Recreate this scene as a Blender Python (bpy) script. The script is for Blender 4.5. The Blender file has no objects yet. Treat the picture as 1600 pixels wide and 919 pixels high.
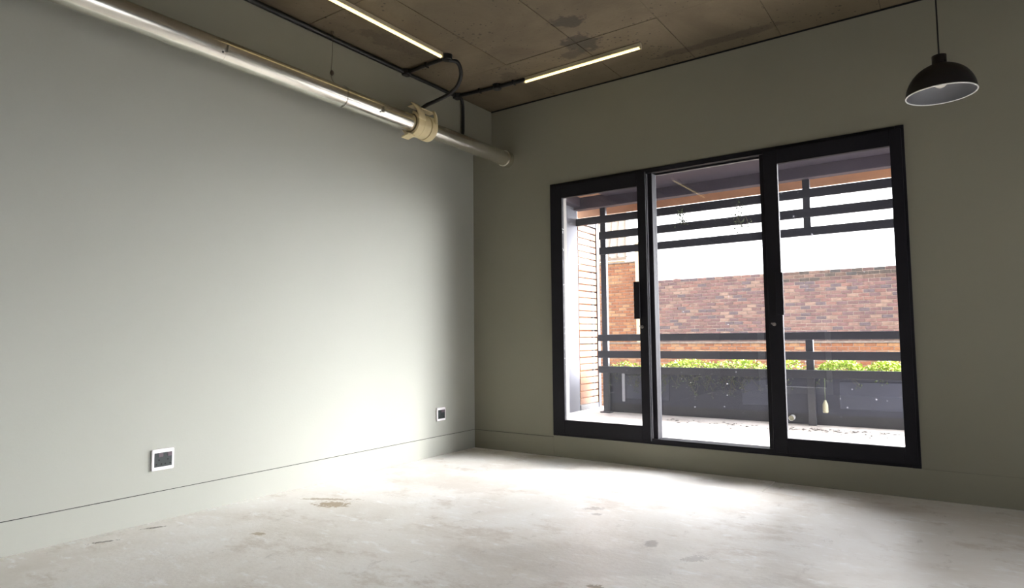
import bpy, bmesh, math, random
from mathutils import Vector, Matrix

C = bpy.context.scene.collection
scn = bpy.context.scene
PI = math.pi
rnd = random.Random(7)

# ------------------------------------------------------------------ camera
R = ((0.81806747, -0.0478687, -0.57312669),
     (0.57503004, 0.05023345, 0.81658867),
     (-0.01029891, -0.99758969, 0.06862029))      # columns: right, down, forward in the room's axes
cam = bpy.data.cameras.new('camera')
cam.sensor_fit = 'HORIZONTAL'
cam.sensor_width = 36.0
cam.lens = 36.0 * 999.74 / 1600.0
cam.clip_start = 0.02
cam.clip_end = 300
camo = bpy.data.objects.new('camera', cam)
m = Matrix.Identity(4)
for i in range(3):
    m[i][0] = R[i][0]; m[i][1] = -R[i][1]; m[i][2] = -R[i][2]
m[0][3], m[1][3], m[2][3] = 3.3507, -4.2160, 0.90
camo.matrix_world = m
C.objects.link(camo)
scn.camera = camo

# ------------------------------------------------------------------ sky, sun, exposure
SUN_AZ, SUN_EL = math.radians(56.0), math.radians(25.0)     # azimuth from +y towards +x
sun_dir = Vector((math.sin(SUN_AZ) * math.cos(SUN_EL), math.cos(SUN_AZ) * math.cos(SUN_EL), math.sin(SUN_EL)))
SKY, GLOW, SUN = 3.0, 51.0, 2.3
w = bpy.data.worlds.new('overcast_sky')
scn.world = w
w.use_nodes = True
nt = w.node_tree
nt.nodes.clear()
tc = nt.nodes.new('ShaderNodeTexCoord')
dot = nt.nodes.new('ShaderNodeVectorMath'); dot.operation = 'DOT_PRODUCT'
dot.inputs[1].default_value = sun_dir
nt.links.new(tc.outputs['Generated'], dot.inputs[0])
mx = nt.nodes.new('ShaderNodeMath'); mx.operation = 'MAXIMUM'; mx.inputs[1].default_value = 0.0
nt.links.new(dot.outputs['Value'], mx.inputs[0])
pw = nt.nodes.new('ShaderNodeMath'); pw.operation = 'POWER'; pw.inputs[1].default_value = 6.5    # aureole of the veiled sun
nt.links.new(mx.outputs[0], pw.inputs[0])
ml = nt.nodes.new('ShaderNodeMath'); ml.operation = 'MULTIPLY_ADD'
ml.inputs[1].default_value = GLOW; ml.inputs[2].default_value = SKY
nt.links.new(pw.outputs[0], ml.inputs[0])
bg = nt.nodes.new('ShaderNodeBackground'); bg.inputs['Color'].default_value = (0.985, 0.985, 1.0, 1)
nt.links.new(ml.outputs[0], bg.inputs['Strength'])
wo = nt.nodes.new('ShaderNodeOutputWorld')
nt.links.new(bg.outputs[0], wo.inputs['Surface'])

sl = bpy.data.lights.new('hazy_sun', 'SUN')
sl.energy = SUN
sl.angle = math.radians(9)
sl.color = (1.0, 0.97, 0.93)
so = bpy.data.objects.new('hazy_sun', sl)
so.rotation_euler = (-sun_dir).to_track_quat('-Z', 'Y').to_euler()
so.location = (8, 8, 6)
C.objects.link(so)

scn.view_settings.view_transform = 'Standard'
scn.view_settings.look = 'None'
scn.view_settings.gamma = 1.0
scn.view_settings.exposure = 0.58
scn.view_settings.use_curve_mapping = False

# ------------------------------------------------------------------ helpers
def srgb(r, g, b):
    f = lambda c: (c / 255 / 12.92) if c / 255 <= 0.04045 else ((c / 255 + 0.055) / 1.055) ** 2.4
    return (f(r), f(g), f(b), 1.0)

def tag(o, label=None, cat=None, group=None, kind=None):
    if label: o['label'] = label
    if cat: o['category'] = cat
    if group: o['group'] = group
    if kind: o['kind'] = kind
    return o

def empty(name, loc, label=None, cat=None, group=None, kind=None):
    o = bpy.data.objects.new(name, None)
    o.location = loc
    o.empty_display_size = 0.05
    C.objects.link(o)
    return tag(o, label, cat, group, kind)

def obj(name, bm, mat, parent=None, smooth=False, bevel=0.0, seg=2):
    """links a bmesh given in room coordinates; origin kept at the parent's"""
    bmesh.ops.recalc_face_normals(bm, faces=bm.faces)
    me = bpy.data.meshes.new(name)
    bm.to_mesh(me); bm.free()
    me.materials.append(mat)
    if smooth:
        for p in me.polygons: p.use_smooth = True
    o = bpy.data.objects.new(name, me)
    C.objects.link(o)
    if parent is not None:
        o.parent = parent
        root = parent
        off = Vector((0, 0, 0))
        while root is not None:
            off += root.location
            root = root.parent
        me.transform(Matrix.Translation(-off))
    else:
        # put the origin at the base centre
        xs = [v.co for v in me.vertices]
        mn = Vector([min(v[i] for v in xs) for i in range(3)]); mxx = Vector([max(v[i] for v in xs) for i in range(3)])
        c = Vector(((mn.x + mxx.x) / 2, (mn.y + mxx.y) / 2, mn.z))
        me.transform(Matrix.Translation(-c)); o.location = c
    if bevel > 0:
        md = o.modifiers.new('bevel', 'BEVEL'); md.width = bevel; md.segments = seg; md.limit_method = 'ANGLE'
        md.angle_limit = math.radians(40)
    return o

def BM(): return bmesh.new()

def box(bm, x0, x1, y0, y1, z0, z1, rot=None):
    r = bmesh.ops.create_cube(bm, size=1)
    c = Vector(((x0 + x1) / 2, (y0 + y1) / 2, (z0 + z1) / 2))
    s = (abs(x1 - x0), abs(y1 - y0), abs(z1 - z0))
    for v in r['verts']:
        v.co = Vector((v.co.x * s[0], v.co.y * s[1], v.co.z * s[2]))
        if rot is not None: v.co = rot @ v.co
        v.co += c
    return bm

def bxo(name, mat, parent, x0, x1, y0, y1, z0, z1, bevel=0.0):
    return obj(name, box(BM(), x0, x1, y0, y1, z0, z1), mat, parent, bevel=bevel)

def tube(bm, pts, r, n=12, caps=True):
    """round tube along pts; r a number or one per point"""
    pts = [Vector(p) for p in pts]
    k = len(pts)
    rs = r if isinstance(r, (list, tuple)) else [r] * k
    rings = []
    t0 = (pts[1] - pts[0]).normalized()
    up = Vector((0, 0, 1)) if abs(t0.z) < 0.9 else Vector((1, 0, 0))
    u = t0.cross(up).normalized()
    for i, p in enumerate(pts):
        if i == 0: t = t0
        elif i == k - 1: t = (pts[-1] - pts[-2]).normalized()
        else: t = ((pts[i + 1] - p).normalized() + (p - pts[i - 1]).normalized()).normalized()
        u = (u - t * u.dot(t)).normalized()
        v = t.cross(u)
        rings.append([bm.verts.new(p + (u * math.cos(a) + v * math.sin(a)) * rs[i])
                      for a in [2 * PI * j / n for j in range(n)]])
    for a, b in zip(rings, rings[1:]):
        for j in range(n):
            bm.faces.new((a[j], a[(j + 1) % n], b[(j + 1) % n], b[j]))
    if caps:
        for f in (bm.faces.new(rings[0]), bm.faces.new(list(reversed(rings[-1])))):
            for e in f.edges: e.smooth = False
    return bm

def smooth_path(ctrl, n=8):
    P = [Vector(p) for p in ctrl]
    P = [P[0] * 2 - P[1]] + P + [P[-1] * 2 - P[-2]]
    out = []
    for i in range(1, len(P) - 2):
        for j in range(n):
            t = j / n
            a, b, c, d = P[i - 1], P[i], P[i + 1], P[i + 2]
            out.append(0.5 * ((2 * b) + (c - a) * t + (2 * a - 5 * b + 4 * c - d) * t * t + (3 * b - a - 3 * c + d) * t ** 3))
    out.append(P[-2])
    return out

def lathe(bm, prof, c, n=40, axis='z'):
    """prof: (radius, height) pairs around c"""
    rings = []
    for r, h in prof:
        ring = []
        for j in range(n):
            a = 2 * PI * j / n
            q = (r * math.cos(a), r * math.sin(a), h)
            if axis == 'y': q = (q[0], q[2], q[1])
            if axis == 'x': q = (q[2], q[0], q[1])
            ring.append(bm.verts.new(Vector(c) + Vector(q)))
        rings.append(ring)
    for a, b in zip(rings, rings[1:]):
        for j in range(n):
            bm.faces.new((a[j], a[(j + 1) % n], b[(j + 1) % n], b[j]))
    return bm

# ------------------------------------------------------------------ materials
def mat(name, col, rough=0.6, metal=0.0, var=0.0, scale=8.0, bump=0.0, bscale=60.0, emit=None, estr=0.0, spec=None, stretch=None):
    mt = bpy.data.materials.new(name); mt.use_nodes = True
    t = mt.node_tree; b = t.nodes['Principled BSDF']
    b.inputs['Roughness'].default_value = rough; b.inputs['Metallic'].default_value = metal
    if spec is not None: b.inputs['Specular IOR Level'].default_value = spec
    tcn = t.nodes.new('ShaderNodeTexCoord')
    src = tcn.outputs['Object']
    if stretch:
        mp = t.nodes.new('ShaderNodeMapping'); mp.inputs['Scale'].default_value = stretch
        t.links.new(src, mp.inputs['Vector']); src = mp.outputs['Vector']
    n = t.nodes.new('ShaderNodeTexNoise'); n.inputs['Scale'].default_value = scale; n.inputs['Detail'].default_value = 6
    t.links.new(src, n.inputs['Vector'])
    rp = t.nodes.new('ShaderNodeValToRGB')
    rp.color_ramp.elements[0].position = 0.3; rp.color_ramp.elements[1].position = 0.7
    rp.color_ramp.elements[0].color = tuple(c * (1 - var) for c in col[:3]) + (1,)
    rp.color_ramp.elements[1].color = tuple(min(1, c * (1 + var)) for c in col[:3]) + (1,)
    t.links.new(n.outputs['Fac'], rp.inputs['Fac'])
    t.links.new(rp.outputs['Color'], b.inputs['Base Color'])
    if bump > 0:
        n2 = t.nodes.new('ShaderNodeTexNoise'); n2.inputs['Scale'].default_value = bscale; n2.inputs['Detail'].default_value = 5
        t.links.new(src, n2.inputs['Vector'])
        bp = t.nodes.new('ShaderNodeBump'); bp.inputs['Strength'].default_value = bump; bp.inputs['Distance'].default_value = 0.01
        t.links.new(n2.outputs['Fac'], bp.inputs['Height']); t.links.new(bp.outputs['Normal'], b.inputs['Normal'])
    if emit:
        b.inputs['Emission Color'].default_value = emit; b.inputs['Emission Strength'].default_value = estr
    return mt

def add_stain(t, col_out, x, y, rx, ry, color, amt=0.8, ragged=0.5, nscale=9.0, ang=0.0):
    """mixes one ragged stain (room x,y; radii) over a colour socket"""
    g = t.nodes.new('ShaderNodeNewGeometry')
    mp = t.nodes.new('ShaderNodeMapping'); mp.vector_type = 'TEXTURE'
    mp.inputs['Location'].default_value = (x, y, 0); mp.inputs['Rotation'].default_value = (0, 0, ang); mp.inputs['Scale'].default_value = (rx, ry, 1000)
    t.links.new(g.outputs['Position'], mp.inputs['Vector'])
    ln = t.nodes.new('ShaderNodeVectorMath'); ln.operation = 'LENGTH'
    t.links.new(mp.outputs['Vector'], ln.inputs[0])
    n = t.nodes.new('ShaderNodeTexNoise'); n.inputs['Scale'].default_value = nscale; n.inputs['Detail'].default_value = 8; n.inputs['Roughness'].default_value = 0.65
    t.links.new(g.outputs['Position'], n.inputs['Vector'])
    ma = t.nodes.new('ShaderNodeMath'); ma.operation = 'MULTIPLY_ADD'; ma.inputs[1].default_value = ragged * 4; ma.inputs[2].default_value = -ragged * 2
    t.links.new(n.outputs['Fac'], ma.inputs[0])
    ad = t.nodes.new('ShaderNodeMath'); ad.operation = 'ADD'
    t.links.new(ln.outputs['Value'], ad.inputs[0]); t.links.new(ma.outputs[0], ad.inputs[1])
    mr = t.nodes.new('ShaderNodeMapRange'); mr.inputs['From Min'].default_value = 1.1; mr.inputs['From Max'].default_value = 0.75
    mr.inputs['To Min'].default_value = 0.0; mr.inputs['To Max'].default_value = amt
    t.links.new(ad.outputs[0], mr.inputs['Value'])
    mi = t.nodes.new('ShaderNodeMix'); mi.data_type = 'RGBA'
    t.links.new(mr.outputs['Result'], mi.inputs['Factor'])
    t.links.new(col_out, mi.inputs[6]); mi.inputs[7].default_value = color
    return mi.outputs[2]

def layered(name, base, dark, light, scale, rough, stretch=(1, 1, 1), pits=0.0, stains=(), bump=0.25, streaks=None):
    """cast concrete: cloudy tone, fine pits, ragged stains"""
    mt = bpy.data.materials.new(name); mt.use_nodes = True
    t = mt.node_tree; b = t.nodes['Principled BSDF']; b.inputs['Roughness'].default_value = rough
    g = t.nodes.new('ShaderNodeNewGeometry')
    mp = t.nodes.new('ShaderNodeMapping'); mp.inputs['Scale'].default_value = stretch
    t.links.new(g.outputs['Position'], mp.inputs['Vector'])
    n1 = t.nodes.new('ShaderNodeTexNoise'); n1.inputs['Scale'].default_value = scale; n1.inputs['Detail'].default_value = 9; n1.inputs['Roughness'].default_value = 0.62
    n1.inputs['Distortion'].default_value = 0.6
    t.links.new(mp.outputs[0], n1.inputs['Vector'])
    rp = t.nodes.new('ShaderNodeValToRGB')
    e = rp.color_ramp.elements
    e[0].position = 0.28; e[0].color = dark; e[1].position = 0.72; e[1].color = light
    mid = e.new(0.5); mid.color = base
    t.links.new(n1.outputs['Fac'], rp.inputs['Fac'])
    col = rp.outputs['Color']
    for streak in (streaks or ()):
        n3 = t.nodes.new('ShaderNodeTexNoise'); n3.inputs['Scale'].default_value = streak[0]; n3.inputs['Detail'].default_value = 10; n3.inputs['Roughness'].default_value = 0.75
        mp3 = t.nodes.new('ShaderNodeMapping'); mp3.inputs['Scale'].default_value = streak[1]
        t.links.new(g.outputs['Position'], mp3.inputs['Vector']); t.links.new(mp3.outputs[0], n3.inputs['Vector'])
        mr = t.nodes.new('ShaderNodeMapRange'); mr.inputs['From Min'].default_value = streak[4]; mr.inputs['From Max'].default_value = streak[4] + 0.08
        mr.inputs['To Max'].default_value = streak[3]
        t.links.new(n3.outputs['Fac'], mr.inputs['Value'])
        mi = t.nodes.new('ShaderNodeMix'); mi.data_type = 'RGBA'
        t.links.new(mr.outputs[0], mi.inputs['Factor']); t.links.new(col, mi.inputs[6]); mi.inputs[7].default_value = streak[2]
        col = mi.outputs[2]
    if pits > 0:
        v = t.nodes.new('ShaderNodeTexVoronoi'); v.inputs['Scale'].default_value = 26
        t.links.new(g.outputs['Position'], v.inputs['Vector'])
        n4 = t.nodes.new('ShaderNodeTexNoise'); n4.inputs['Scale'].default_value = 3.1
        t.links.new(g.outputs['Position'], n4.inputs['Vector'])
        thr = t.nodes.new('ShaderNodeMath'); thr.operation = 'MULTIPLY_ADD'; thr.inputs[1].default_value = 0.62; thr.inputs[2].default_value = -0.20
        t.links.new(n4.outputs['Fac'], thr.inputs[0])
        lt = t.nodes.new('ShaderNodeMath'); lt.operation = 'LESS_THAN'
        t.links.new(v.outputs['Distance'], lt.inputs[0]); t.links.new(thr.outputs[0], lt.inputs[1])
        mu = t.nodes.new('ShaderNodeMath'); mu.operation = 'MULTIPLY'; mu.inputs[1].default_value = pits
        t.links.new(lt.outputs[0], mu.inputs[0])
        mi = t.nodes.new('ShaderNodeMix'); mi.data_type = 'RGBA'
        t.links.new(mu.outputs[0], mi.inputs['Factor']); t.links.new(col, mi.inputs[6]); mi.inputs[7].default_value = tuple(c * 0.35 for c in dark[:3]) + (1,)
        col = mi.outputs[2]
    for s in stains: col = add_stain(t, col, *s)
    t.links.new(col, b.inputs['Base Color'])
    n2 = t.nodes.new('ShaderNodeTexNoise'); n2.inputs['Scale'].default_value = 45; n2.inputs['Detail'].default_value = 6
    t.links.new(g.outputs['Position'], n2.inputs['Vector'])
    bp = t.nodes.new('ShaderNodeBump'); bp.inputs['Strength'].default_value = bump; bp.inputs['Distance'].default_value = 0.004
    t.links.new(n2.outputs['Fac'], bp.inputs['Height']); t.links.new(bp.outputs['Normal'], b.inputs['Normal'])
    return mt

M = {}
M['wall_shaded'] = mat('wall_paint_shaded', srgb(136, 133, 118), 0.75, var=0.02, scale=1.5, bump=0.04, bscale=90, spec=0.3)  # same wall paint darkened: shade of back wall and beam put into the colour
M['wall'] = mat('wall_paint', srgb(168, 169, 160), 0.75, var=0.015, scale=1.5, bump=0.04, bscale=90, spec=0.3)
M['wall_dark'] = mat('charcoal_paint', srgb(70, 68, 66), 0.8, var=0.03)
M['floor'] = layered('floor_concrete', srgb(238, 233, 227), srgb(220, 212, 202), srgb(246, 244, 241), 1.6, 0.42, pits=0.0, bump=0.3,
    streaks=[(2.2, (1.0, 1.6, 1), srgb(206, 194, 182), 0.6, 0.54), (7.0, (0.8, 1.9, 1), srgb(252, 251, 250), 0.8, 0.55),
             (6.0, (1.5, 0.8, 1), srgb(192, 184, 176), 0.55, 0.59), (17.0, (0.7, 1.6, 1), srgb(170, 160, 150), 0.5, 0.63)],
    stains=[(0.48, -1.86, 0.10, 0.055, srgb(160, 136, 100), 0.85, 1.0, 42, 0.4),
            (0.36, -1.80, 0.16, 0.02, srgb(160, 136, 100), 0.7, 1.0, 42, 0.5),
            (0.10, -2.62, 0.05, 0.012, srgb(95, 85, 70), 0.9, 0.9, 60, 1.1),
            (0.13, -2.86, 0.05, 0.012, srgb(95, 85, 70), 0.8, 0.9, 60, 1.1),
            (0.62, -2.4, 0.035, 0.02, srgb(170, 150, 120), 0.8, 0.9, 60, 0.4),
            (1.72, -1.16, 0.05, 0.03, srgb(170, 162, 156), 0.6, 1.0, 48, 0.7),
            (1.78, -1.25, 0.03, 0.02, srgb(170, 162, 156), 0.6, 1.0, 48, 0.2),
            (1.66, -0.78, 0.05, 0.02, srgb(180, 172, 164), 0.6, 1.0, 48, 0.2),
            (2.42, -1.62, 0.06, 0.03, srgb(180, 172, 166), 0.6, 1.0, 48, 0.9),
            (2.20, -1.54, 0.03, 0.05, srgb(176, 170, 164), 0.7, 0.5, 18, 0.2),
            (2.22, -2.10, 0.03, 0.02, srgb(160, 148, 132), 0.9, 0.9, 50, 0.2),
            (2.0, -1.9, 0.5, 0.22, srgb(206, 200, 194), 0.3, 0.6, 5, 0.5),
            (0.75, -1.1, 0.5, 0.20, srgb(200, 188, 176), 0.35, 0.6, 5, 0.2),
            (2.95, -1.75, 0.42, 0.16, srgb(200, 192, 184), 0.4, 0.45, 6, 0.25)])
M['ceiling'] = layered('raw_concrete', srgb(98, 86, 66), srgb(80, 69, 53), srgb(112, 99, 78), 1.4, 0.8, pits=0.7, bump=0.5,
    stains=[(1.49, -0.95, 0.11, 0.075, srgb(50, 44, 37), 0.75, 0.6, 22, 0.3),
            (1.42, -0.66, 0.14, 0.11, srgb(50, 44, 36), 0.8, 0.7, 16, 0.8),
            (1.30, -0.55, 0.10, 0.05, srgb(58, 51, 42), 0.7, 0.7, 18, 0.1),
            (2.15, -0.16, 0.5, 0.05, srgb(58, 50, 40), 0.6, 0.5, 8, 0.0),
            (0.75, -0.52, 0.08, 0.06, srgb(58, 49, 38), 0.5, 0.6, 22, 0.0),
            (0.45, -1.35, 0.3, 0.08, srgb(60, 52, 42), 0.5, 0.6, 18, 1.4)])
M['pipe'] = mat('galvanised_steel', (0.76, 0.735, 0.66, 1), 0.24, 0.95, var=0.06, scale=14)
M['beige'] = mat('beige_plastic', srgb(206, 190, 148), 0.5, var=0.05, scale=20)
M['black'] = mat('black_conduit', srgb(15, 14, 15), 0.45, var=0.1)
M['blackbox'] = mat('black_plastic', srgb(20, 19, 20), 0.5, var=0.1)
M['alu'] = mat('lamp_housing', srgb(196, 186, 160), 0.35, 0.3, var=0.03)
M['lamp'] = mat('lamp_diffuser', srgb(255, 236, 190), 0.5, emit=(1.0, 0.79, 0.34, 1), estr=1.6)
M['frame'] = mat('dark_window_frame', srgb(27, 26, 31), 0.6, var=0.12, scale=5, spec=0.2)
M['frame2'] = mat('aluminium_strip', srgb(120, 118, 124), 0.5, 0.3)
M['steel'] = mat('latch_steel', srgb(170, 165, 160), 0.35, 0.8)
M['socketw'] = mat('socket_plate', srgb(242, 238, 240), 0.4)
M['socketb'] = mat('socket_insert', srgb(46, 52, 52), 0.35)
M['sockets'] = mat('socket_switch', srgb(92, 80, 86), 0.3)
M['hole'] = mat('socket_hole', srgb(8, 8, 8), 0.7)
M['rail'] = mat('railing_paint', srgb(22, 23, 32), 0.4, var=0.1, scale=6)
M['post'] = mat('post_paint', srgb(40, 41, 48), 0.3, var=0.1, scale=6)
M['beam'] = mat('dark_beam', srgb(52, 46, 56), 0.5, var=0.1, scale=4)
M['tan'] = mat('tan_soffit', srgb(172, 131, 103), 0.7, var=0.06, scale=3)
M['fin'] = mat('rendered_wall', srgb(86, 86, 94), 0.7, var=0.10, scale=2.5, bump=0.15, bscale=30)
M['wood'] = mat('slat_timber', srgb(122, 78, 48), 0.6, var=0.16, scale=3.0, stretch=(8, 1.2, 12), bump=0.1)
M['planter'] = mat('planter_steel', srgb(26, 30, 48), 0.5, var=0.12, scale=3)
M['panel'] = mat('planter_panel', srgb(48, 52, 68), 0.5, var=0.08, scale=4)
M['panel_white'] = mat('weathered_white', srgb(150, 152, 158), 0.5, var=0.06, scale=10)
M['pale'] = mat('pale_plastic', srgb(160, 156, 130), 0.5, var=0.06, scale=12)
M['deck'] = layered('balcony_screed', srgb(226, 218, 212), srgb(190, 180, 172), srgb(238, 232, 228), 2.4, 0.65, pits=0.3, bump=0.3)
M['mortar'] = mat('mortar', srgb(160, 142, 130), 0.9, var=0.12, scale=6)
M['leaf'] = mat('leaf', srgb(158, 180, 52), 0.5, var=0.35, scale=14)
M['leafd'] = mat('leaf_dark', srgb(66, 78, 46), 0.5, var=0.35, scale=14)
M['stem'] = mat('dry_stem', srgb(84, 78, 62), 0.7, var=0.2)
M['litter'] = mat('dead_leaves', srgb(58, 48, 40), 0.9, var=0.3)
M['rooft'] = mat('roof_tile', srgb(128, 116, 104), 0.8, var=0.10, scale=3)
M['stucco'] = mat('cream_stucco', srgb(196, 176, 148), 0.8, var=0.05, scale=3)
M['asphalt'] = mat('asphalt', srgb(92, 90, 88), 0.9, var=0.2, scale=4)
M['pend_out'] = mat('pendant_black', srgb(26, 25, 28), 0.35)
M['pend_in'] = mat('pendant_inside', srgb(118, 118, 122), 0.5)
M['bulb'] = mat('bulb_glass', srgb(230, 226, 216), 0.2)
M['white'] = mat('white_trim', srgb(236, 236, 234), 0.45)
M['wire'] = mat('rusty_wire', srgb(70, 58, 44), 0.6)
M['outer'] = mat('outside_render', srgb(120, 116, 112), 0.85, var=0.08)

def brick_mat(name, cols, island):
    mt = bpy.data.materials.new(name); mt.use_nodes = True
    t = mt.node_tree; b = t.nodes['Principled BSDF']; b.inputs['Roughness'].default_value = 0.85
    if island:
        src = t.nodes.new('ShaderNodeNewGeometry').outputs['Random Per Island']
    else:
        src = t.nodes.new('ShaderNodeObjectInfo').outputs['Random']
    rp = t.nodes.new('ShaderNodeValToRGB'); rp.color_ramp.interpolation = 'CONSTANT'
    els = rp.color_ramp.elements
    n = len(cols)
    els[0].position = 0; els[0].color = cols[0]
    els[1].position = 1 / n; els[1].color = cols[1]
    for i in range(2, n):
        e = els.new(i / n); e.color = cols[i]
    t.links.new(src, rp.inputs['Fac'])
    g = t.nodes.new('ShaderNodeNewGeometry')
    no = t.nodes.new('ShaderNodeTexNoise'); no.inputs['Scale'].default_value = 11; no.inputs['Detail'].default_value = 6
    t.links.new(g.outputs['Position'], no.inputs['Vector'])
    mr = t.nodes.new('ShaderNodeMapRange'); mr.inputs['From Min'].default_value = 0.3; mr.inputs['From Max'].default_value = 0.7
    mr.inputs['To Min'].default_value = 0.78; mr.inputs['To Max'].default_value = 1.2
    t.links.new(no.outputs['Fac'], mr.inputs['Value'])
    mi = t.nodes.new('ShaderNodeMix'); mi.data_type = 'RGBA'; mi.blend_type = 'MULTIPLY'; mi.inputs['Factor'].default_value = 1
    t.links.new(rp.outputs['Color'], mi.inputs[6]); t.links.new(mr.outputs[0], mi.inputs[7])
    t.links.new(mi.outputs[2], b.inputs['Base Color'])
    return mt

def glass_mat(name, haze):
    """thin pane: clear, mirror-like at the Fresnel rate, with dust specks and a little grime"""
    mt = bpy.data.materials.new(name); mt.use_nodes = True
    t = mt.node_tree; t.nodes.clear()
    out = t.nodes.new('ShaderNodeOutputMaterial')
    tr = t.nodes.new('ShaderNodeBsdfTransparent'); tr.inputs['Color'].default_value = (0.95, 0.955, 0.96, 1)
    gl = t.nodes.new('ShaderNodeBsdfGlossy'); gl.inputs['Roughness'].default_value = 0.0
    lw = t.nodes.new('ShaderNodeLayerWeight'); lw.inputs['Blend'].default_value = 0.5      # Schlick's rule, the same from both faces
    p5 = t.nodes.new('ShaderNodeMath'); p5.operation = 'POWER'; p5.inputs[1].default_value = 5.0
    t.links.new(lw.outputs['Facing'], p5.inputs[0])
    fr = t.nodes.new('ShaderNodeMath'); fr.operation = 'MULTIPLY_ADD'; fr.inputs[1].default_value = 0.96; fr.inputs[2].default_value = 0.04
    t.links.new(p5.outputs[0], fr.inputs[0])
    m1 = t.nodes.new('ShaderNodeMixShader')
    t.links.new(fr.outputs[0], m1.inputs[0]); t.links.new(tr.outputs[0], m1.inputs[1]); t.links.new(gl.outputs[0], m1.inputs[2])
    # dirt that scatters light
    df = t.nodes.new('ShaderNodeBsdfTranslucent'); df.inputs['Color'].default_value = srgb(225, 225, 235)
    d2 = t.nodes.new('ShaderNodeBsdfDiffuse'); d2.inputs['Color'].default_value = srgb(225, 225, 235)
    md = t.nodes.new('ShaderNodeMixShader'); t.links.new(df.outputs[0], md.inputs[1]); t.links.new(d2.outputs[0], md.inputs[2])
    g = t.nodes.new('ShaderNodeNewGeometry')
    v = t.nodes.new('ShaderNodeTexVoronoi'); v.inputs['Scale'].default_value = 16
    t.links.new(g.outputs['Position'], v.inputs['Vector'])
    n = t.nodes.new('ShaderNodeTexNoise'); n.inputs['Scale'].default_value = 2.3; n.inputs['Detail'].default_value = 3
    t.links.new(g.outputs['Position'], n.inputs['Vector'])
    th = t.nodes.new('ShaderNodeMath'); th.operation = 'MULTIPLY_ADD'; th.inputs[1].default_value = 0.22; th.inputs[2].default_value = -0.055
    t.links.new(n.outputs['Fac'], th.inputs[0])
    lt = t.nodes.new('ShaderNodeMath'); lt.operation = 'LESS_THAN'
    t.links.new(v.outputs['Distance'], lt.inputs[0]); t.links.new(th.outputs[0], lt.inputs[1])
    f = t.nodes.new('ShaderNodeMath'); f.operation = 'MULTIPLY_ADD'; f.inputs[1].default_value = 0.16; f.inputs[2].default_value = haze
    t.links.new(lt.outputs[0], f.inputs[0])
    m2 = t.nodes.new('ShaderNodeMixShader')
    t.links.new(f.outputs[0], m2.inputs[0]); t.links.new(m1.outputs[0], m2.inputs[1]); t.links.new(md.outputs[0], m2.inputs[2])
    t.links.new(m2.outputs[0], out.inputs['Surface'])
    return mt
M['glass'] = glass_mat('dusty_pane', 0.005)

# ------------------------------------------------------------------ room shell
RX, RY, H = 5.6, -6.5, 2.80
X0, X1, Z0, Z1 = 0.770, 3.132, 0.160, 2.090            # sliding door opening in the back wall
floor = empty('floor', (2.8, -3.2, 0), kind='structure')
floor['label'] = 'worn pale concrete floor'
obj('screed', box(BM(), -0.2, RX + 0.2, RY - 0.2, -0.318, -0.15, 0.0), M['floor'], floor)
obj('screed', box(BM(), -0.2, 2.36, -0.318, 0.3, -0.15, 0.0), M['floor'], floor)
o = obj('edge_strip', box(BM(), 2.36, RX + 0.2, -0.318, 0.3, -0.15, -0.004), M['floor'], floor); o['label'] = 'slightly sunken strip of floor along the door wall'

ceiling = empty('ceiling', (2.8, -3.2, H), kind='structure')
ceiling['label'] = 'raw concrete ceiling slab with board joints'
obj('slab', box(BM(), -0.25, RX + 0.25, RY - 0.25, 0.25, H + 0.012, H + 0.25), M['ceiling'], ceiling)
xs = [-0.2, 0.84, 1.395, 1.945, 2.5, 3.05, 3.6, 4.15, 4.7, 5.25, 5.8]
ys = [0.06, -0.68, -1.85, -3.05, -4.25, -5.45, -6.65]
for i in range(len(xs) - 1):
    for j in range(len(ys) - 1):
        g = 0.0014
        dz = rnd.uniform(-0.0025, 0.002)
        bxo('concrete_panel', M['ceiling'], ceiling, xs[i] + g, xs[i + 1] - g, ys[j + 1] + g, ys[j] - g, H + dz, H + 0.02, bevel=0.0008)

o = obj('wall_left', box(BM(), -0.25, 0.0, RY - 0.25, 0.0, -0.02, H), M['wall']); tag(o, kind='structure')
o = obj('trim_1', box(BM(), 0.0, 0.20, RY, 0.0, 2.492, H - 0.006), M['wall_shaded'], bevel=0.004); tag(o, kind='structure')
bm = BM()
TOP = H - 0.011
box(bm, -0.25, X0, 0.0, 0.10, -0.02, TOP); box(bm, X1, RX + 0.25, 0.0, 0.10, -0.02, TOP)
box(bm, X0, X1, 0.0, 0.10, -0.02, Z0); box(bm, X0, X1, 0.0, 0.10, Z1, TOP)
o = obj('wall_back', bm, M['wall_shaded']); tag(o, kind='structure')
bm = BM()
box(bm, -0.25, X0, 0.10, 0.24, -0.02, H + 0.02); box(bm, X1, RX + 0.25, 0.10, 0.24, -0.02, H + 0.02)
box(bm, X0, X1, 0.10, 0.24, -0.02, Z0 - 0.02); box(bm, X0, X1, 0.10, 0.24, Z1, H + 0.02)
o = obj('wall_outer', bm, M['outer']); tag(o, kind='structure')
WY0, WY1, WZ0, WZ1 = -2.9, -0.9, 0.05, 1.32          # unseen side window, added in the right wall to bring in fill light
bm = BM()
box(bm, RX, RX + 0.25, RY, WY0, -0.02, H + 0.02); box(bm, RX, RX + 0.25, WY1, 0.0, -0.02, H + 0.02)
box(bm, RX, RX + 0.25, WY0, WY1, -0.02, WZ0); box(bm, RX, RX + 0.25, WY0, WY1, WZ1, H + 0.02)
o = obj('wall_right', bm, M['wall_dark']); tag(o, kind='structure')
win = empty('added_side_window', (RX, (WY0 + WY1) / 2, WZ0), kind='structure')
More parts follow.
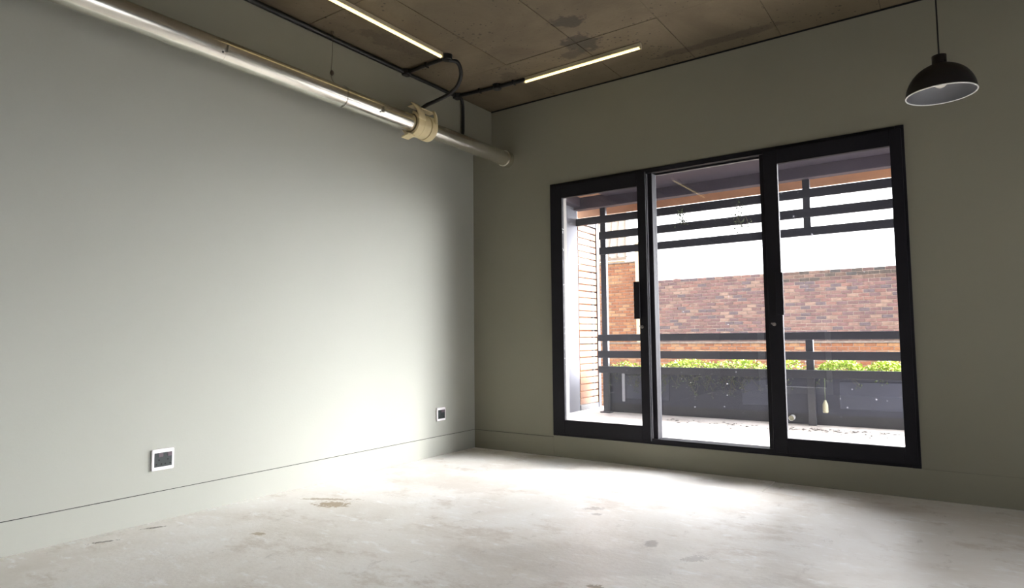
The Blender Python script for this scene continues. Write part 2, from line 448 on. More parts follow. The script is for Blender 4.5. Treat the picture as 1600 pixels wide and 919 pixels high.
for a, b_ in ((WY0, WY0 + 0.06), (-1.98, -1.92), (WY1 - 0.06, WY1)):
    bxo('stile', M['frame'], win, RX + 0.02, RX + 0.09, a, b_, WZ0, WZ1, 0.003)
for a, b_ in ((WZ0, WZ0 + 0.06), (WZ1 - 0.06, WZ1)):
    for c_, d_ in ((WY0 + 0.06, -1.98), (-1.92, WY1 - 0.06)):
        bxo('rail', M['frame'], win, RX + 0.02, RX + 0.09, c_, d_, a, b_, 0.003)
for c_, d_ in ((WY0 + 0.06, -1.98), (-1.92, WY1 - 0.06)):
    bxo('glass_pane', M['glass'], win, RX + 0.05, RX + 0.054, c_, d_, WZ0 + 0.06, WZ1 - 0.06)
# rear wall with a glazed door whose white frame mirrors faintly in the sliding door
bm = BM()
DX0, DX1, DZ1 = 0.62, 1.72, 2.1
box(bm, -0.25, DX0, RY - 0.2, RY, -0.02, H + 0.02); box(bm, DX1, RX + 0.25, RY - 0.2, RY, -0.02, H + 0.02)
box(bm, DX0, DX1, RY - 0.2, RY, DZ1, H + 0.02)
o = obj('wall_front', bm, M['wall_dark']); tag(o, kind='structure')
d2 = empty('door_2', ((DX0 + DX1) / 2, RY, 0), kind='structure')
bxo('door_leaf', M['frame'], d2, DX0 + 0.09, DX1 - 0.09, RY - 0.09, RY - 0.05, 0.10, DZ1 - 0.09)
for a, b_ in ((DX0, DX0 + 0.08), (DX1 - 0.08, DX1)):
    bxo('jamb', M['white'], d2, a, b_, RY - 0.12, RY + 0.015, 0.0, DZ1, 0.004)
bxo('head', M['white'], d2, DX0 + 0.08, DX1 - 0.08, RY - 0.12, RY + 0.015, DZ1 - 0.08, DZ1, 0.004)
bxo('sill', M['white'], d2, DX0 + 0.08, DX1 - 0.08, RY - 0.12, RY + 0.015, 0.0, 0.09, 0.004)

# skirting: a plain upstand with a hairline crack above it
o = obj('baseboard_left', box(BM(), -0.01, 0.004, RY, -0.004, 0.0, 0.146), M['wall'], bevel=0.002); tag(o, kind='structure')
o = obj('trim_2', box(BM(), -0.01, 0.0012, RY, -0.001, 0.146, 0.1487), M['hole']); tag(o, kind='structure')
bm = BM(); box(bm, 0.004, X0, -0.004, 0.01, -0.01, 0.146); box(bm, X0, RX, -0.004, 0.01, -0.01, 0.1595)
o = obj('baseboard_back', bm, M['wall_shaded'], bevel=0.002); tag(o, kind='structure')
o = obj('gap_shadow_strip', box(BM(), 0.2, RX, -0.003, 0.0, H - 0.0135, H - 0.003), M['hole']); tag(o, 'dark shadow line between back wall and ceiling', kind='structure')  # black strip on the wall face stands in for shade in the gap
o = obj('trim_3', box(BM(), 0.001, X0 - 0.004, -0.0012, 0.01, 0.146, 0.1485), M['hole']); tag(o, kind='structure')

# ------------------------------------------------------------------ sliding door
door = empty('door_1', ((X0 + X1) / 2, 0.0, Z0), kind='structure')
door['label'] = 'dark framed three panel sliding glass door to the balcony'
F = M['frame']
FY0, FY1 = -0.012, 0.10
bxo('jamb', F, door, X0, X0 + 0.045, FY0, FY1, Z0, Z1, 0.003)
bxo('jamb', F, door, X1 - 0.045, X1, FY0, FY1, Z0, Z1, 0.003)
bxo('head', F, door, X0 + 0.045, X1 - 0.045, FY0 + 0.004, FY1, Z1 - 0.035, Z1, 0.003)
bxo('sill', F, door, X0 + 0.045, X1 - 0.045, FY0 + 0.004, FY1, Z0, Z0 + 0.036, 0.003)
# fixed middle light
MX0, MX1 = 1.572, 2.350
bxo('mullion', F, door, 1.558, 1.604, 0.006, 0.085, Z0 + 0.036, Z1 - 0.035, 0.002)
bxo('mullion', F, door, 2.335, 2.378, 0.006, 0.085, Z0 + 0.036, Z1 - 0.035, 0.002)
o = bxo('weather_strip', M['frame2'], door, 1.5672, 1.5722, -0.012, 0.006, Z0 + 0.04, Z1 - 0.04)
o['label'] = 'pale aluminium edge strip'
bxo('rail', F, door, 1.604, 2.335, 0.03, 0.085, Z0 + 0.036, 0.197, 0.002)
bxo('rail', F, door, 1.604, 2.335, 0.03, 0.085, 2.068, Z1 - 0.035, 0.002)
bxo('glass_pane', M['glass'], door, 1.604, 2.335, 0.055, 0.059, 0.197, 2.068)
def sash(x0, x1, gx0, gx1, gz0, gz1, handle_x, hdir, latch_x):
    s = empty('sash', ((x0 + x1) / 2, 0, Z0 + 0.02))
    s.parent = door
    s.location = Vector(((x0 + x1) / 2, 0, Z0 + 0.02)) - door.location
    z0, z1 = Z0 + 0.022, Z1 - 0.022
    y0, y1 = -0.028, 0.003
    bxo('stile', F, s, x0, gx0, y0, y1, z0, z1, 0.003)
    bxo('stile', F, s, gx1, x1, y0, y1, z0, z1, 0.003)
    bxo('rail', F, s, gx0, gx1, y0, y1, z0, gz0, 0.003)
    bxo('rail', F, s, gx0, gx1, y0, y1, gz1, z1, 0.003)
    bxo('glass_pane', M['glass'], s, gx0, gx1, -0.016, -0.012, gz0, gz1)
    # flat pull plate that reaches over the glass edge
    bm = BM()
    box(bm, handle_x - 0.022, handle_x + 0.022, -0.052, -0.040, 1.024, 1.286)
    box(bm, handle_x - 0.008, handle_x + 0.008, -0.042, -0.028, 1.05, 1.07)
    box(bm, handle_x - 0.008, handle_x + 0.008, -0.042, -0.028, 1.24, 1.26)
    obj('pull_handle', bm, F, s, bevel=0.003)
    bm = BM()
    lathe(bm, [(0.0, -0.036), (0.011, -0.036), (0.011, -0.028)], (latch_x, 0, 0.968), 14, 'y')
    box(bm, latch_x - 0.016, latch_x + 0.004, -0.046, -0.036, 0.965, 0.975, Matrix.Rotation(0.5, 3, 'Y'))
    o = obj('latch', bm, M['steel'], s, bevel=0.001)
    o['label'] = 'small steel thumb latch'
    return s
s = sash(0.785, 1.5665, 0.884, 1.503, 0.282, 1.967, 1.494, -1, 1.522); s['label'] = 'left sliding sash'
s = sash(2.366, 3.118, 2.449, 3.060, 0.272, 1.974, 2.440, 1, 2.398); s['label'] = 'right sliding sash'

# ------------------------------------------------------------------ vent pipe under the beam
PXc, PZc, PR = 0.362, 2.360, 0.060
pipe = empty('vent_pipe', (PXc, -3.2, PZc - PR), 'long shiny galvanised round pipe running under the beam along the left wall', 'pipe')
def cyl_y(bm, y0, y1, r, n=48, caps=True):
    return tube(bm, [(PXc, y0, PZc), (PXc, y1, PZc)], r, n, caps)
def pipe_section(y0, y1, r):
    o = obj('pipe_section', cyl_y(BM(), y0, y1, r), M['pipe'], pipe)
    for p in o.data.polygons: p.use_smooth = len(p.vertices) == 4
    return o
pipe_section(-6.45, -2.49, PR); pipe_section(-2.486, -1.775, PR * 1.012); pipe_section(-1.771, -1.44, PR); pipe_section(-1.436, 0.0, PR * 0.985)
o = obj('coupling', cyl_y(BM(), -0.055, 0.002, PR * 1.10), M['pipe'], pipe)
# seam ring with a folded tab and rivet
def seam(y, tab):
    bm = cyl_y(BM(), y - 0.003, y + 0.003, PR * 1.022)
    obj('seam_ring', bm, M['pipe'], pipe)
    if tab:
        a = math.radians(-8)
        c = Vector((PXc + math.cos(a) * PR * 1.05, y, PZc + math.sin(a) * PR * 1.05))
        bm = box(BM(), -0.010, 0.012, -0.003, 0.003, -0.02, 0.02, None)
        bmesh.ops.transform(bm, matrix=Matrix.Translation(c) @ Matrix.Rotation(-a, 4, 'Y'), verts=bm.verts)
        obj('tab', bm, M['pipe'], pipe)
        b = math.radians(-28)
        c = Vector((PXc + math.cos(b) * PR, y - 0.02, PZc + math.sin(b) * PR))
        bm = BM(); bmesh.ops.create_uvsphere(bm, u_segments=10, v_segments=6, radius=0.005)
        bmesh.ops.translate(bm, verts=bm.verts, vec=c)
        obj('rivet', bm, M['hole'], pipe)
seam(-2.488, True); seam(-1.773, False); seam(-1.438, True)

# beige collar round the pipe with two flared cheeks
col = empty('pipe_collar', (PXc, -1.03, PZc - 0.09), 'beige plastic saddle collar clipped round the shiny pipe below a black hose', 'collar')
CY0, CY1 = -1.135, -0.950
def ring_shell(y0, y1, r0, r1, a0, a1, n=40):
    bm = BM()
    prof = []
    for i in range(n + 1):
        a = math.radians(a0 + (a1 - a0) * i / n)
        ca, sa = math.cos(a), math.sin(a)
        prof.append([bm.verts.new((PXc + r * ca, y, PZc + r * sa)) for r, y in ((r0, y0), (r1, y0), (r1, y1), (r0, y1))])
    for p, q in zip(prof, prof[1:]):
        for k in range(4):
            bm.faces.new((p[k], p[(k + 1) % 4], q[(k + 1) % 4], q[k]))
    bm.faces.new(prof[0]); bm.faces.new(list(reversed(prof[-1])))
    return bm
obj('ring', ring_shell(CY0, -1.078, 0.064, 0.084, -190, 75), M['beige'], col, bevel=0.002)
obj('ring', ring_shell(-1.074, -1.008, 0.064, 0.081, -190, 70), M['beige'], col, bevel=0.002)
obj('ring', ring_shell(-1.004, CY1, 0.064, 0.086, -190, 80), M['beige'], col, bevel=0.002)
def cheek(y0, y1, lean):
    bm = BM()
    secs = []
    for i in range(9):
        t = i / 8
        a = math.radians(10 + 62 * t)
        r = 0.080 + 0.046 * t ** 1.6
        yo = lean * t ** 2
        secs.append([bm.verts.new((PXc + (r + dr) * math.cos(a), y + yo, PZc + (r + dr) * math.sin(a))) for dr, y in ((0, y0), (0.007, y0), (0.007, y1), (0, y1))])
    for p, q in zip(secs, secs[1:]):
        for k in range(4): bm.faces.new((p[k], p[(k + 1) % 4], q[(k + 1) % 4], q[k]))
    bm.faces.new(secs[0]); bm.faces.new(list(reversed(secs[-1])))
    return bm
obj('flared_cheek', cheek(-1.135, -1.070, -0.035), M['beige'], col, smooth=True)
obj('flared_cheek', cheek(-0.980, -0.950, 0.02), M['beige'], col, smooth=True)
bm = BM(); box(bm, PXc - 0.01, PXc + 0.045, -1.150, -0.935, PZc + 0.108, PZc + 0.115)
obj('bridge', bm, M['beige'], col, bevel=0.002)
bm = BM(); box(bm, PXc - 0.045, PXc + 0.02, -1.175, -1.110, PZc - 0.098, PZc - 0.086, Matrix.Rotation(-0.2, 3, 'Y'))
obj('lower_tab', bm, M['beige'], col, bevel=0.002)

# thin wire slung from the ceiling round the pipe
hw = empty('hanger_wire', (0.30, -1.73, 2.28), 'thin dark hanger wire from ceiling looped round the shiny pipe', 'wire')
loop = [(PXc + (PR + 0.004) * math.cos(a), -1.72, PZc + (PR + 0.004) * math.sin(a)) for a in [math.radians(120 - 20 * i) for i in range(12)]]
obj('wire', tube(BM(), smooth_path([(0.26, -1.71, H), (0.262, -1.712, 2.65), (0.262, -1.716, 2.50)] + loop[1:], 4), 0.0016, 6), M['wire'], hw)
for z, r in ((H - 0.008, 0.012), (2.535, 0.013)):
    bm = BM(); bmesh.ops.create_uvsphere(bm, u_segments=12, v_segments=8, radius=r)
    for v in bm.verts: v.co = Vector((v.co.x * 0.8 + 0.262, v.co.y - 1.713, v.co.z * 1.3 + z))
    obj('anchor', bm, M['wire'], hw, smooth=True)

# ------------------------------------------------------------------ black conduit and hose
con = empty('conduit_run', (0.216, -3.2, 2.76), 'straight black conduit along the beam and ceiling joining four round junction boxes', 'conduit')
CR = 0.0125
def rod(a, b, r=CR, name='conduit', parent=con, n=14):
    o = obj(name, tube(BM(), [a, b], r, n), M['black'], parent)
    for p in o.data.polygons: p.use_smooth = len(p.vertices) == 4
    return o
cz = H - 0.021
J = {'a': (0.222, -1.03), 'b': (0.615, -1.045), 'c': (0.222, -0.475), 'd': (0.585, -0.44)}
rod((0.218, -6.45, cz), (0.218, J['a'][1], cz), 0.0155)
rod((0.218, J['a'][1], cz), (0.218, J['c'][1], cz))
rod((J['a'][0], J['a'][1], cz), (J['b'][0], J['b'][1], cz))
rod((J['c'][0], J['c'][1], cz), (J['d'][0], J['d'][1], cz))
rod((J['d'][0], J['d'][1], cz), (0.83, -0.428, cz), 0.0145)
for k, (x, y) in J.items():
    bm = BM()
    lathe(bm, [(0.0, 0), (0.030, 0), (0.033, 0.004), (0.033, 0.034), (0.036, 0.036), (0.0, 0.036)], (x, y, H - 0.040), 24)
    jb = obj('junction_box', bm, M['blackbox'], con)
    bm = BM(); lathe(bm, [(0, -0.0025), (0.006, -0.002), (0.006, 0.001)], (x + 0.015, y, H - 0.040), 8)
    obj('screw', bm, M['blackbox'], jb)
for (x, y) in ((0.42, -1.037), (0.43, -0.455), (0.73, -0.433)):
    bm = BM(); box(bm, x - 0.006, x + 0.006, y - 0.017, y + 0.017, cz - 0.016, H - 0.004)
    obj('saddle', bm, M['blackbox'], con, bevel=0.002)
# drop that bends down from the corner box and tucks in behind the pipe
drop = smooth_path([(0.222, -0.475, cz), (0.226, -0.43, cz - 0.006), (0.226, -0.41, cz - 0.05), (0.224, -0.405, 2.66), (0.224, -0.405, 2.56), (0.224, -0.41, 2.50), (0.21, -0.435, 2.475)], 6)
obj('conduit_drop', tube(BM(), drop, CR, 14), M['black'], con, smooth=True)
hose = smooth_path([(0.62, -1.03, H - 0.035), (0.655, -0.985, 2.755), (0.655, -0.95, 2.69), (0.615, -0.94, 2.62), (0.55, -0.955, 2.57), (0.46, -0.985, 2.535), (0.38, -1.00, 2.515), (0.30, -1.02, 2.47), (0.255, -1.04, 2.40)], 8)
o = obj('cable_hose', tube(BM(), hose, 0.0135, 14), M['black'], None, smooth=True)
tag(o, 'curved black flexible hose sagging from ceiling box to the beige pipe collar', 'hose')

# ------------------------------------------------------------------ batten lights
def batten(a, b, label):
    a, b = Vector(a), Vector(b)
    L = (b - a).length
    root = empty('batten_light', (a.x, a.y, H - 0.045), label, 'ceiling light', 'slim warm batten lights on the ceiling')
    ang = math.atan2(b.y - a.y, b.x - a.x)
    T = Matrix.Translation((a.x, a.y, 0)) @ Matrix.Rotation(ang, 4, 'Z')
    def P(name, m_, *bx, bevel=0.0):
        bm = box(BM(), *bx); bmesh.ops.transform(bm, matrix=T, verts=bm.verts)
        return obj(name, bm, m_, root, bevel=bevel)
    P('housing', M['alu'], 0, L, -0.012, 0.012, H - 0.030, H - 0.004, bevel=0.002)
    P('diffuser', M['lamp'], 0.004, L - 0.004, -0.0095, 0.0095, H - 0.042, H - 0.030, bevel=0.004)
    for u in (0.0, L):
        P('end_cap', M['alu'], u - 0.004, u + 0.004, -0.0125, 0.0125, H - 0.043, H - 0.004, bevel=0.001)
    return root
batten((0.612, -1.10), (0.600, -2.30), 'slim warm batten light running parallel to the left wall beside the conduit box')
batten((0.824, -0.424), (1.736, -0.440), 'slim warm batten light running parallel to the balcony door wall')
batten((0.600, -2.95), (0.588, -4.15), 'slim warm batten light nearest the rear wall, above the shiny pipe')

# ------------------------------------------------------------------ sockets
def socket(yc, zc, wy, hz, label, gangs):
    s = empty('wall_socket', (0.0, yc, zc - hz / 2), label, 'socket', 'wall sockets on the left wall')
    D = 0.014
    bm = box(BM(), 0.0, D, yc - wy / 2, yc + wy / 2, zc - hz / 2, zc + hz / 2)
    obj('plate', bm, M['socketw'], s, bevel=0.006, seg=3)
    iy, iz = wy * 0.39, hz * 0.33
    bm = box(BM(), D - 0.002, D + 0.0015, yc - iy, yc + iy, zc - iz + 0.0, zc + iz)
    ins = obj('insert', bm, M['socketb'], s, bevel=0.001)
    g = 2 * iy / gangs
    for k in range(gangs):
        y0 = yc - iy + g * k
        bm = box(BM(), D + 0.001, D + 0.005, y0 + g * 0.45, y0 + g * 0.95, zc + iz * 0.42, zc + iz * 0.95)
        o = obj('switch', bm, M['sockets'], ins, bevel=0.001)
        for (u, v) in ((0.5, -0.02), (0.22, -0.62), (0.78, -0.62)):
            bm = BM(); lathe(bm, [(0.0, D + 0.0022), (0.0036, D + 0.0022), (0.0036, D)], (0, y0 + g * u, zc + iz * v), 12, 'x')
            obj('pin_hole', bm, M['hole'], ins)
    return s
socket(-2.546, 0.306, 0.112, 0.106, 'white double wall socket with black insert near the lower left of the wall', 2)
socket(-0.430, 0.316, 0.100, 0.102, 'small white wall socket with black insert close to the room corner', 1)

# ------------------------------------------------------------------ pendant at the right
pc = Vector((3.322, -0.66, 2.018))
pen = empty('pendant_lamp', pc, 'dark dome pendant lamp with pale rim hanging right of the door', 'pendant lamp')
r = 0.142
outp = [(r * math.cos(math.radians(a)), r * 1.02 * math.sin(math.radians(a))) for a in range(0, 84, 6)]
outp = outp + [(0.030, 0.148), (0.030, 0.185), (0.012, 0.19), (0.0, 0.19)]
obj('shade', lathe(BM(), outp, pc, 56), M['pend_out'], pen, smooth=True)
inp = [((r - 0.004) * math.cos(math.radians(a)), (r - 0.004) * 1.0 * math.sin(math.radians(a))) for a in range(0, 88, 6)]
obj('reflector', lathe(BM(), inp, pc, 56), M['pend_in'], pen, smooth=True)
rim = [(pc.x + (r - 0.001) * math.cos(2 * PI * i / 64), pc.y + (r - 0.001) * math.sin(2 * PI * i / 64), pc.z) for i in range(65)]
o = obj('rim', tube(BM(), rim, 0.0032, 8, False), M['white'], pen, smooth=True); o['label'] = 'pale rolled rim'
obj('cord', tube(BM(), [pc + Vector((0, 0, 0.188)), (pc.x, pc.y, H - 0.03)], 0.0035, 8), M['black'], pen)
obj('canopy', lathe(BM(), [(0.0, -0.03), (0.012, -0.03), (0.045, -0.008), (0.045, 0.0)], (pc.x, pc.y, H), 24), M['pend_out'], pen, smooth=True)
bm = BM(); bmesh.ops.create_uvsphere(bm, u_segments=20, v_segments=12, radius=0.03); bmesh.ops.translate(bm, verts=bm.verts, vec=pc + Vector((0, 0, 0.06)))
obj('bulb', bm, M['bulb'], pen, smooth=True)
obj('lamp_holder', lathe(BM(), [(0.0, 0.08), (0.018, 0.08), (0.018, 0.15), (0, 0.15)], pc, 16), M['pend_out'], pen)

# ------------------------------------------------------------------ balcony
BX0, BX1, BZ = -0.10, 3.45, 0.10
o = obj('balcony_floor', box(BM(), BX0 - 0.2, BX1 + 0.2, 0.24, 2.55, BZ - 0.25, BZ), M['deck']); tag(o, 'pale dusty balcony screed outside the door', kind='structure')
o = obj('balcony_wall', box(BM(), BX0 - 0.2, BX0, 0.24, 1.975, BZ, 2.70), M['fin']); tag(o, 'grey rendered fin wall at the left end of the balcony', kind='structure')
sof = empty('balcony_soffit', (1.7, 1.2, 2.43), kind='structure'); sof['label'] = 'tan balcony soffit'
obj('soffit_board', box(BM(), BX0 - 0.2, BX1, 0.24, 2.36, 2.43, 2.47), M['tan'], sof)
o = bxo('ceiling_panel', M['beam'], sof, 0.30, BX1, 0.26, 1.88, 2.40, 2.43, 0.004); o['label'] = 'dark ceiling panel'
bxo('cross_beam', M['beam'], sof, BX0, BX0 + 0.09, 0.26, 1.9, 2.33, 2.43, 0.004)
bm_ = bxo('edge_beam', M['beam'], sof, BX0, BX1, 1.90, 2.0, 2.300, 2.43, 0.004)
lip = bxo('edge_board', M['tan'], sof, BX0 - 0.2, BX1, 2.34, 2.37, 2.302, 2.47)

# louvre of three flat bars with hangers
lv = empty('louvre_bars', (1.7, 1.95, 1.78), 'three dark horizontal bars hung beneath the balcony soffit on short posts', 'louvre')
for z0, z1 in ((2.128, 2.207), (1.951, 2.031), (1.786, 1.861)):
    bxo('bar', M['rail'], lv, BX0 + 0.005 if z0 > 2.1 else 0.186, BX1, 1.935, 1.965, z0, z1, 0.003)
for x0, x1 in ((2.226, 2.288),):
    bxo('hanger', M['post'], lv, x0, x1, 1.966, 2.0, 1.80, 2.30, 0.003)

# corner posts and railing
rl = empty('balcony_railing', (1.7, 1.95, BZ), 'dark steel balcony railing of three flat rails with square posts', 'railing')
for z0, z1 in ((0.857, 0.926), (0.679, 0.754), (0.520, 0.592)):
    bxo('rail', M['rail'], rl, 0.16, BX1, 1.925, 1.955, z0, z1, 0.003)
for x0, x1, z1 in ((0.186, 0.250, 2.30), (2.20, 2.262, 0.858)):
    bxo('post', M['post'], rl, x0, x1, 1.967, 2.01, BZ, z1, 0.003)
obj('base_plate', box(BM(), 0.165, 0.275, 1.93, 2.02, BZ, BZ + 0.012), M['post'], rl)

# timber slat screen that closes the left end
sc_ = empty('slat_screen', (BX0, 2.2, BZ), 'timber slat privacy screen in a grey metal frame at the left end of the balcony', 'screen')
SY0, SY1 = 1.985, 2.405
nsl = 27; zb, zt = 0.165, 2.165
pitch = (zt - zb) / nsl
base = None
for k in range(nsl):
    z = zb + pitch * k
    if base is None:
        base = bxo('slat', M['wood'], sc_, BX0 - 0.02, BX0, SY0 + 0.004, SY1, z, z + pitch * 0.83, 0.002)
        o = base
    else:
        o = base.copy(); C.objects.link(o); o.parent = sc_
        o.location = base.location + Vector((rnd.uniform(-0.002, 0.002), 0, pitch * k + rnd.uniform(-0.002, 0.002)))
        o.rotation_euler = (rnd.uniform(-0.006, 0.006), 0, 0)
bxo('batten', M['rail'], sc_, BX0 - 0.045, BX0 - 0.021, SY1 - 0.06, SY1 - 0.02, zb, zt)
fr = M['post']
bxo('frame_post', fr, sc_, BX0 - 0.045, BX0 + 0.012, SY1, SY1 + 0.06, BZ, 2.30, 0.003)
bxo('frame_rail', fr, sc_, BX0 - 0.03, BX0 + 0.006, SY0, SY1, zt + 0.004, zt + 0.05, 0.003)
bxo('frame_rail', fr, sc_, BX0 - 0.03, BX0 + 0.006, SY0, SY1, BZ, zb - 0.006, 0.003)

# planter box behind the rails
pl = empty('planter_box', (1.7, 2.2, BZ), 'long blue grey steel planter box behind the balcony railing', 'planter')
PX0, PX1, PY0, PY1, PZ = 0.17, BX1, 2.02, 2.36, 0.575
obj('front_sheet', box(BM(), PX0, PX1, PY0, PY0 + 0.012, BZ + 0.10, PZ), M['planter'], pl)
obj('back_sheet', box(BM(), PX0, PX1, PY1 - 0.012, PY1, BZ + 0.10, PZ), M['planter'], pl)
for x in (PX0, PX1 - 0.012):
    obj('end_sheet', box(BM(), x, x + 0.012, PY0 + 0.012, PY1 - 0.012, BZ + 0.10, PZ), M['planter'], pl)
obj('plinth', box(BM(), PX0, PX1, PY0 + 0.05, PY1 - 0.03, BZ, BZ + 0.10), M['rail'], pl)
obj('soil', box(BM(), PX0 + 0.012, PX1 - 0.012, PY0 + 0.012, PY1 - 0.012, BZ + 0.10, PZ - 0.04), M['litter'], pl)
for x0, x1 in ((1.62, 1.98), (2.45, 3.2), (0.42, 0.9)):
    o = bxo('panel', M['panel'], pl, x0, x1, PY0 - 0.008, PY0, 0.255, 0.49, 0.002); o['label'] = 'paler grey face panel'

o = obj('white_strip', box(BM(), 0.397, 0.425, 1.985, 2.005, 0.225, 0.515), M['panel_white'], None, bevel=0.003)
tag(o, 'upright white strip standing against the planter near the corner posts', 'strip')
bo = empty('hanging_bottle', (2.352, 1.93, 0.235), 'pale slim bottle hanging below the third rail right of the railing post', 'bottle')
obj('body', lathe(BM(), [(0, 0.228), (0.018, 0.228), (0.023, 0.238), (0.022, 0.300), (0.015, 0.318), (0.010, 0.324), (0.010, 0.335), (0, 0.335)], (2.352, 1.90, 0), 20), M['pale'], bo, smooth=True)
obj('string', tube(BM(), [(2.352, 1.90, 0.335), (2.352, 1.905, 0.43), (2.352, 1.922, 0.525)], 0.003, 6), M['leafd'], bo)
sp = empty('drain_spout', (2.075, 1.95, 0.15), 'short white drain spout poking out low beside the right sash edge', 'spout')
bm = tube(BM(), [(2.058, 2.03, 0.160), (2.058, 1.965, 0.156)], 0.024, 18, False)
obj('pipe', bm, M['white'], sp, smooth=True)
obj('bore', lathe(BM(), [(0, 1.985), (0.0235, 1.985)], (2.058, 0, 0.157), 18, 'y'), M['pale'], sp)

# greenery ---------------------------------------------------------------
def leaf_mesh(bm, c, size, rg):
    d = Vector((rg.uniform(-1, 1), rg.uniform(-1, 1), rg.uniform(-0.5, 0.8))).normalized()
    s = d.cross(Vector((rg.uniform(-1, 1), rg.uniform(-1, 1), rg.uniform(-1, 1)))).normalized()
    n = d.cross(s) * 0.15
    L, W = size, size * 0.33
    p = [c, c + d * L * .45 + s * W + n * L, c + d * L, c + d * L * .45 - s * W + n * L]
    mid = bm.verts.new(c + d * L * .5)
    q = [bm.verts.new(v) for v in p]
    bm.faces.new((q[0], q[1], mid)); bm.faces.new((q[1], q[2], mid)); bm.faces.new((q[2], q[3], mid)); bm.faces.new((q[3], q[0], mid))

def creeper(x0, x1, n, hmax, label, seed, spill=0, dens=1.0, mtl='leaf'):
    rg = random.Random(seed)
    root = empty('creeper_plant', ((x0 + x1) / 2, 2.12, PZ - 0.04), label, 'plant', 'creepers growing in the planter')
    bm = BM(); st = BM()
    for _ in range(int(n * 1.8)):
        x = rg.uniform(x0, x1)
        e = 1 - abs((x - (x0 + x1) / 2) / ((x1 - x0) / 2)) ** 2
        h = hmax * (0.35 + 0.65 * e) * rg.random() ** 0.7
        leaf_mesh(bm, Vector((x, rg.uniform(1.99, 2.25), PZ - 0.015 + h)), rg.uniform(0.018, 0.036), rg)
    obj('foliage', bm, M[mtl], root)['kind'] = 'stuff'
    bd = BM(); k = 0
    for _ in range(spill):
        x = rg.uniform(x0, x1); L = rg.uniform(0.08, 0.28) * dens
        pts = [(x, 2.06, PZ), (x + rg.uniform(-.03, .03), 2.005, PZ + 0.01)]
        cx = pts[-1][0]; ncur = max(3, int(L / 0.05))
        for i in range(ncur):
            cx += rg.uniform(-0.045, 0.045)
            pts.append((cx, 2.003 - rg.uniform(0, 0.03), PZ - L * (i + 1) / ncur))
        tube(st, smooth_path(pts, 3), 0.0016, 4)
        for p in pts[1:]:
            for _q in range(4):
                leaf_mesh(bd, Vector(p) + Vector((rg.uniform(-.03, .03), -0.005, rg.uniform(-.03, .03))), rg.uniform(0.010, 0.022), rg)
        k += 1
    if k:
        obj('stems', st, M['stem'], root)['kind'] = 'stuff'
        obj('hanging_leaves', bd, M['leafd'], root)['kind'] = 'stuff'
    else:
        st.free(); bd.free()
    return root
creeper(0.24, 0.50, 60, 0.07, 'small tuft of yellow green creeper beside the corner posts', 11, 6)
creeper(0.52, 0.86, 50, 0.06, 'sparse creeper with dark trailing leaves behind the left sash stile', 15, 6)
creeper(0.82, 1.34, 320, 0.10, 'long low band of yellow green creeper behind the middle pane, left half', 12, 22)
creeper(1.28, 1.86, 340, 0.105, 'long low band of yellow green creeper behind the middle pane, right half', 13, 22)
creeper(1.98, 2.14, 90, 0.15, 'narrow upright green tuft directly left of the railing post', 14, 2)
creeper(2.28, 2.62, 420, 0.13, 'dense bright green clump directly right of the railing post', 16, 4, 0.6)
creeper(2.66, 2.98, 330, 0.115, 'bright green clump at the far right of the planter', 17, 3, 0.5)
def tendril(x, z0, L, label, seed):
    rg = random.Random(seed)
    root = empty('hanging_tendril', (x, 1.94, z0 - L), label, 'plant', 'tendrils hanging from the louvre bars')
    st = BM(); bd = BM()
    for k in range(4):
        cx = x + rg.uniform(-0.03, 0.03); pts = [(cx, 1.93, z0)]
        for i in range(6):
            cx += rg.uniform(-0.02, 0.02); pts.append((cx, 1.93 - rg.uniform(0, 0.03), z0 - L * rg.uniform(0.8, 1.0) * (i + 1) / 6))
        tube(st, smooth_path(pts, 2), 0.0018, 4)
        for p in pts[:]:
            for _q in range(3):
                leaf_mesh(bd, Vector(p) + Vector((rg.uniform(-.03, .03), 0, rg.uniform(-.02, .02))), rg.uniform(0.015, 0.03), rg)
    obj('stems', st, M['stem'], root)['kind'] = 'stuff'
    obj('leaves', bd, M['leafd'], root)['kind'] = 'stuff'
tendril(1.115, 2.14, 0.15, 'leafy tendril hanging from the top louvre bar on the left of the middle pane', 3)
tendril(1.685, 2.14, 0.26, 'thin tendril hanging from the top louvre bar beside the right mullion', 4)

rg = random.Random(5)
bm = BM()
for _ in range(260):
    x = rg.uniform(0.9, 3.2); y = 1.9 - abs(rg.gauss(0, 0.16)) - 0.12
    if x < 1.9 and rg.random() < 0.7: continue
    c = Vector((x, y, BZ + 0.004)); a = rg.uniform(0, PI); L = rg.uniform(0.008, 0.03)
    d = Vector((math.cos(a), math.sin(a), 0)); s = Vector((-d.y, d.x, 0))
    q = [bm.verts.new(c - d * L), bm.verts.new(c + s * L * .4 + Vector((0, 0, .005))), bm.verts.new(c + d * L), bm.verts.new(c - s * L * .4)]
    bm.faces.new(q)
o = obj('leaf_litter', bm, M['litter']); tag(o, 'dry dark leaf litter scattered on the balcony floor', 'litter', kind='stuff')

# ------------------------------------------------------------------ across the street
o = obj('street', box(BM(), -30, 30, 2.6, 60, -3.3, -3.2), M['asphalt']); tag(o, 'street below the balcony', kind='structure')
P_COL = [srgb(*c) for c in ((116, 85, 79), (108, 82, 79), (102, 80, 80), (124, 92, 83), (114, 85, 82), (93, 80, 82), (120, 92, 85), (135, 110, 97), (105, 80, 77), (125, 99, 89))]
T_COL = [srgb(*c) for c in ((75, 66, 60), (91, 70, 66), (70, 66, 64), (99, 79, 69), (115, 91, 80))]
O_COL = [srgb(*c) for c in ((137, 85, 54), (141, 92, 60), (130, 82, 54), (149, 103, 67), (135, 89, 60), (155, 115, 80))]

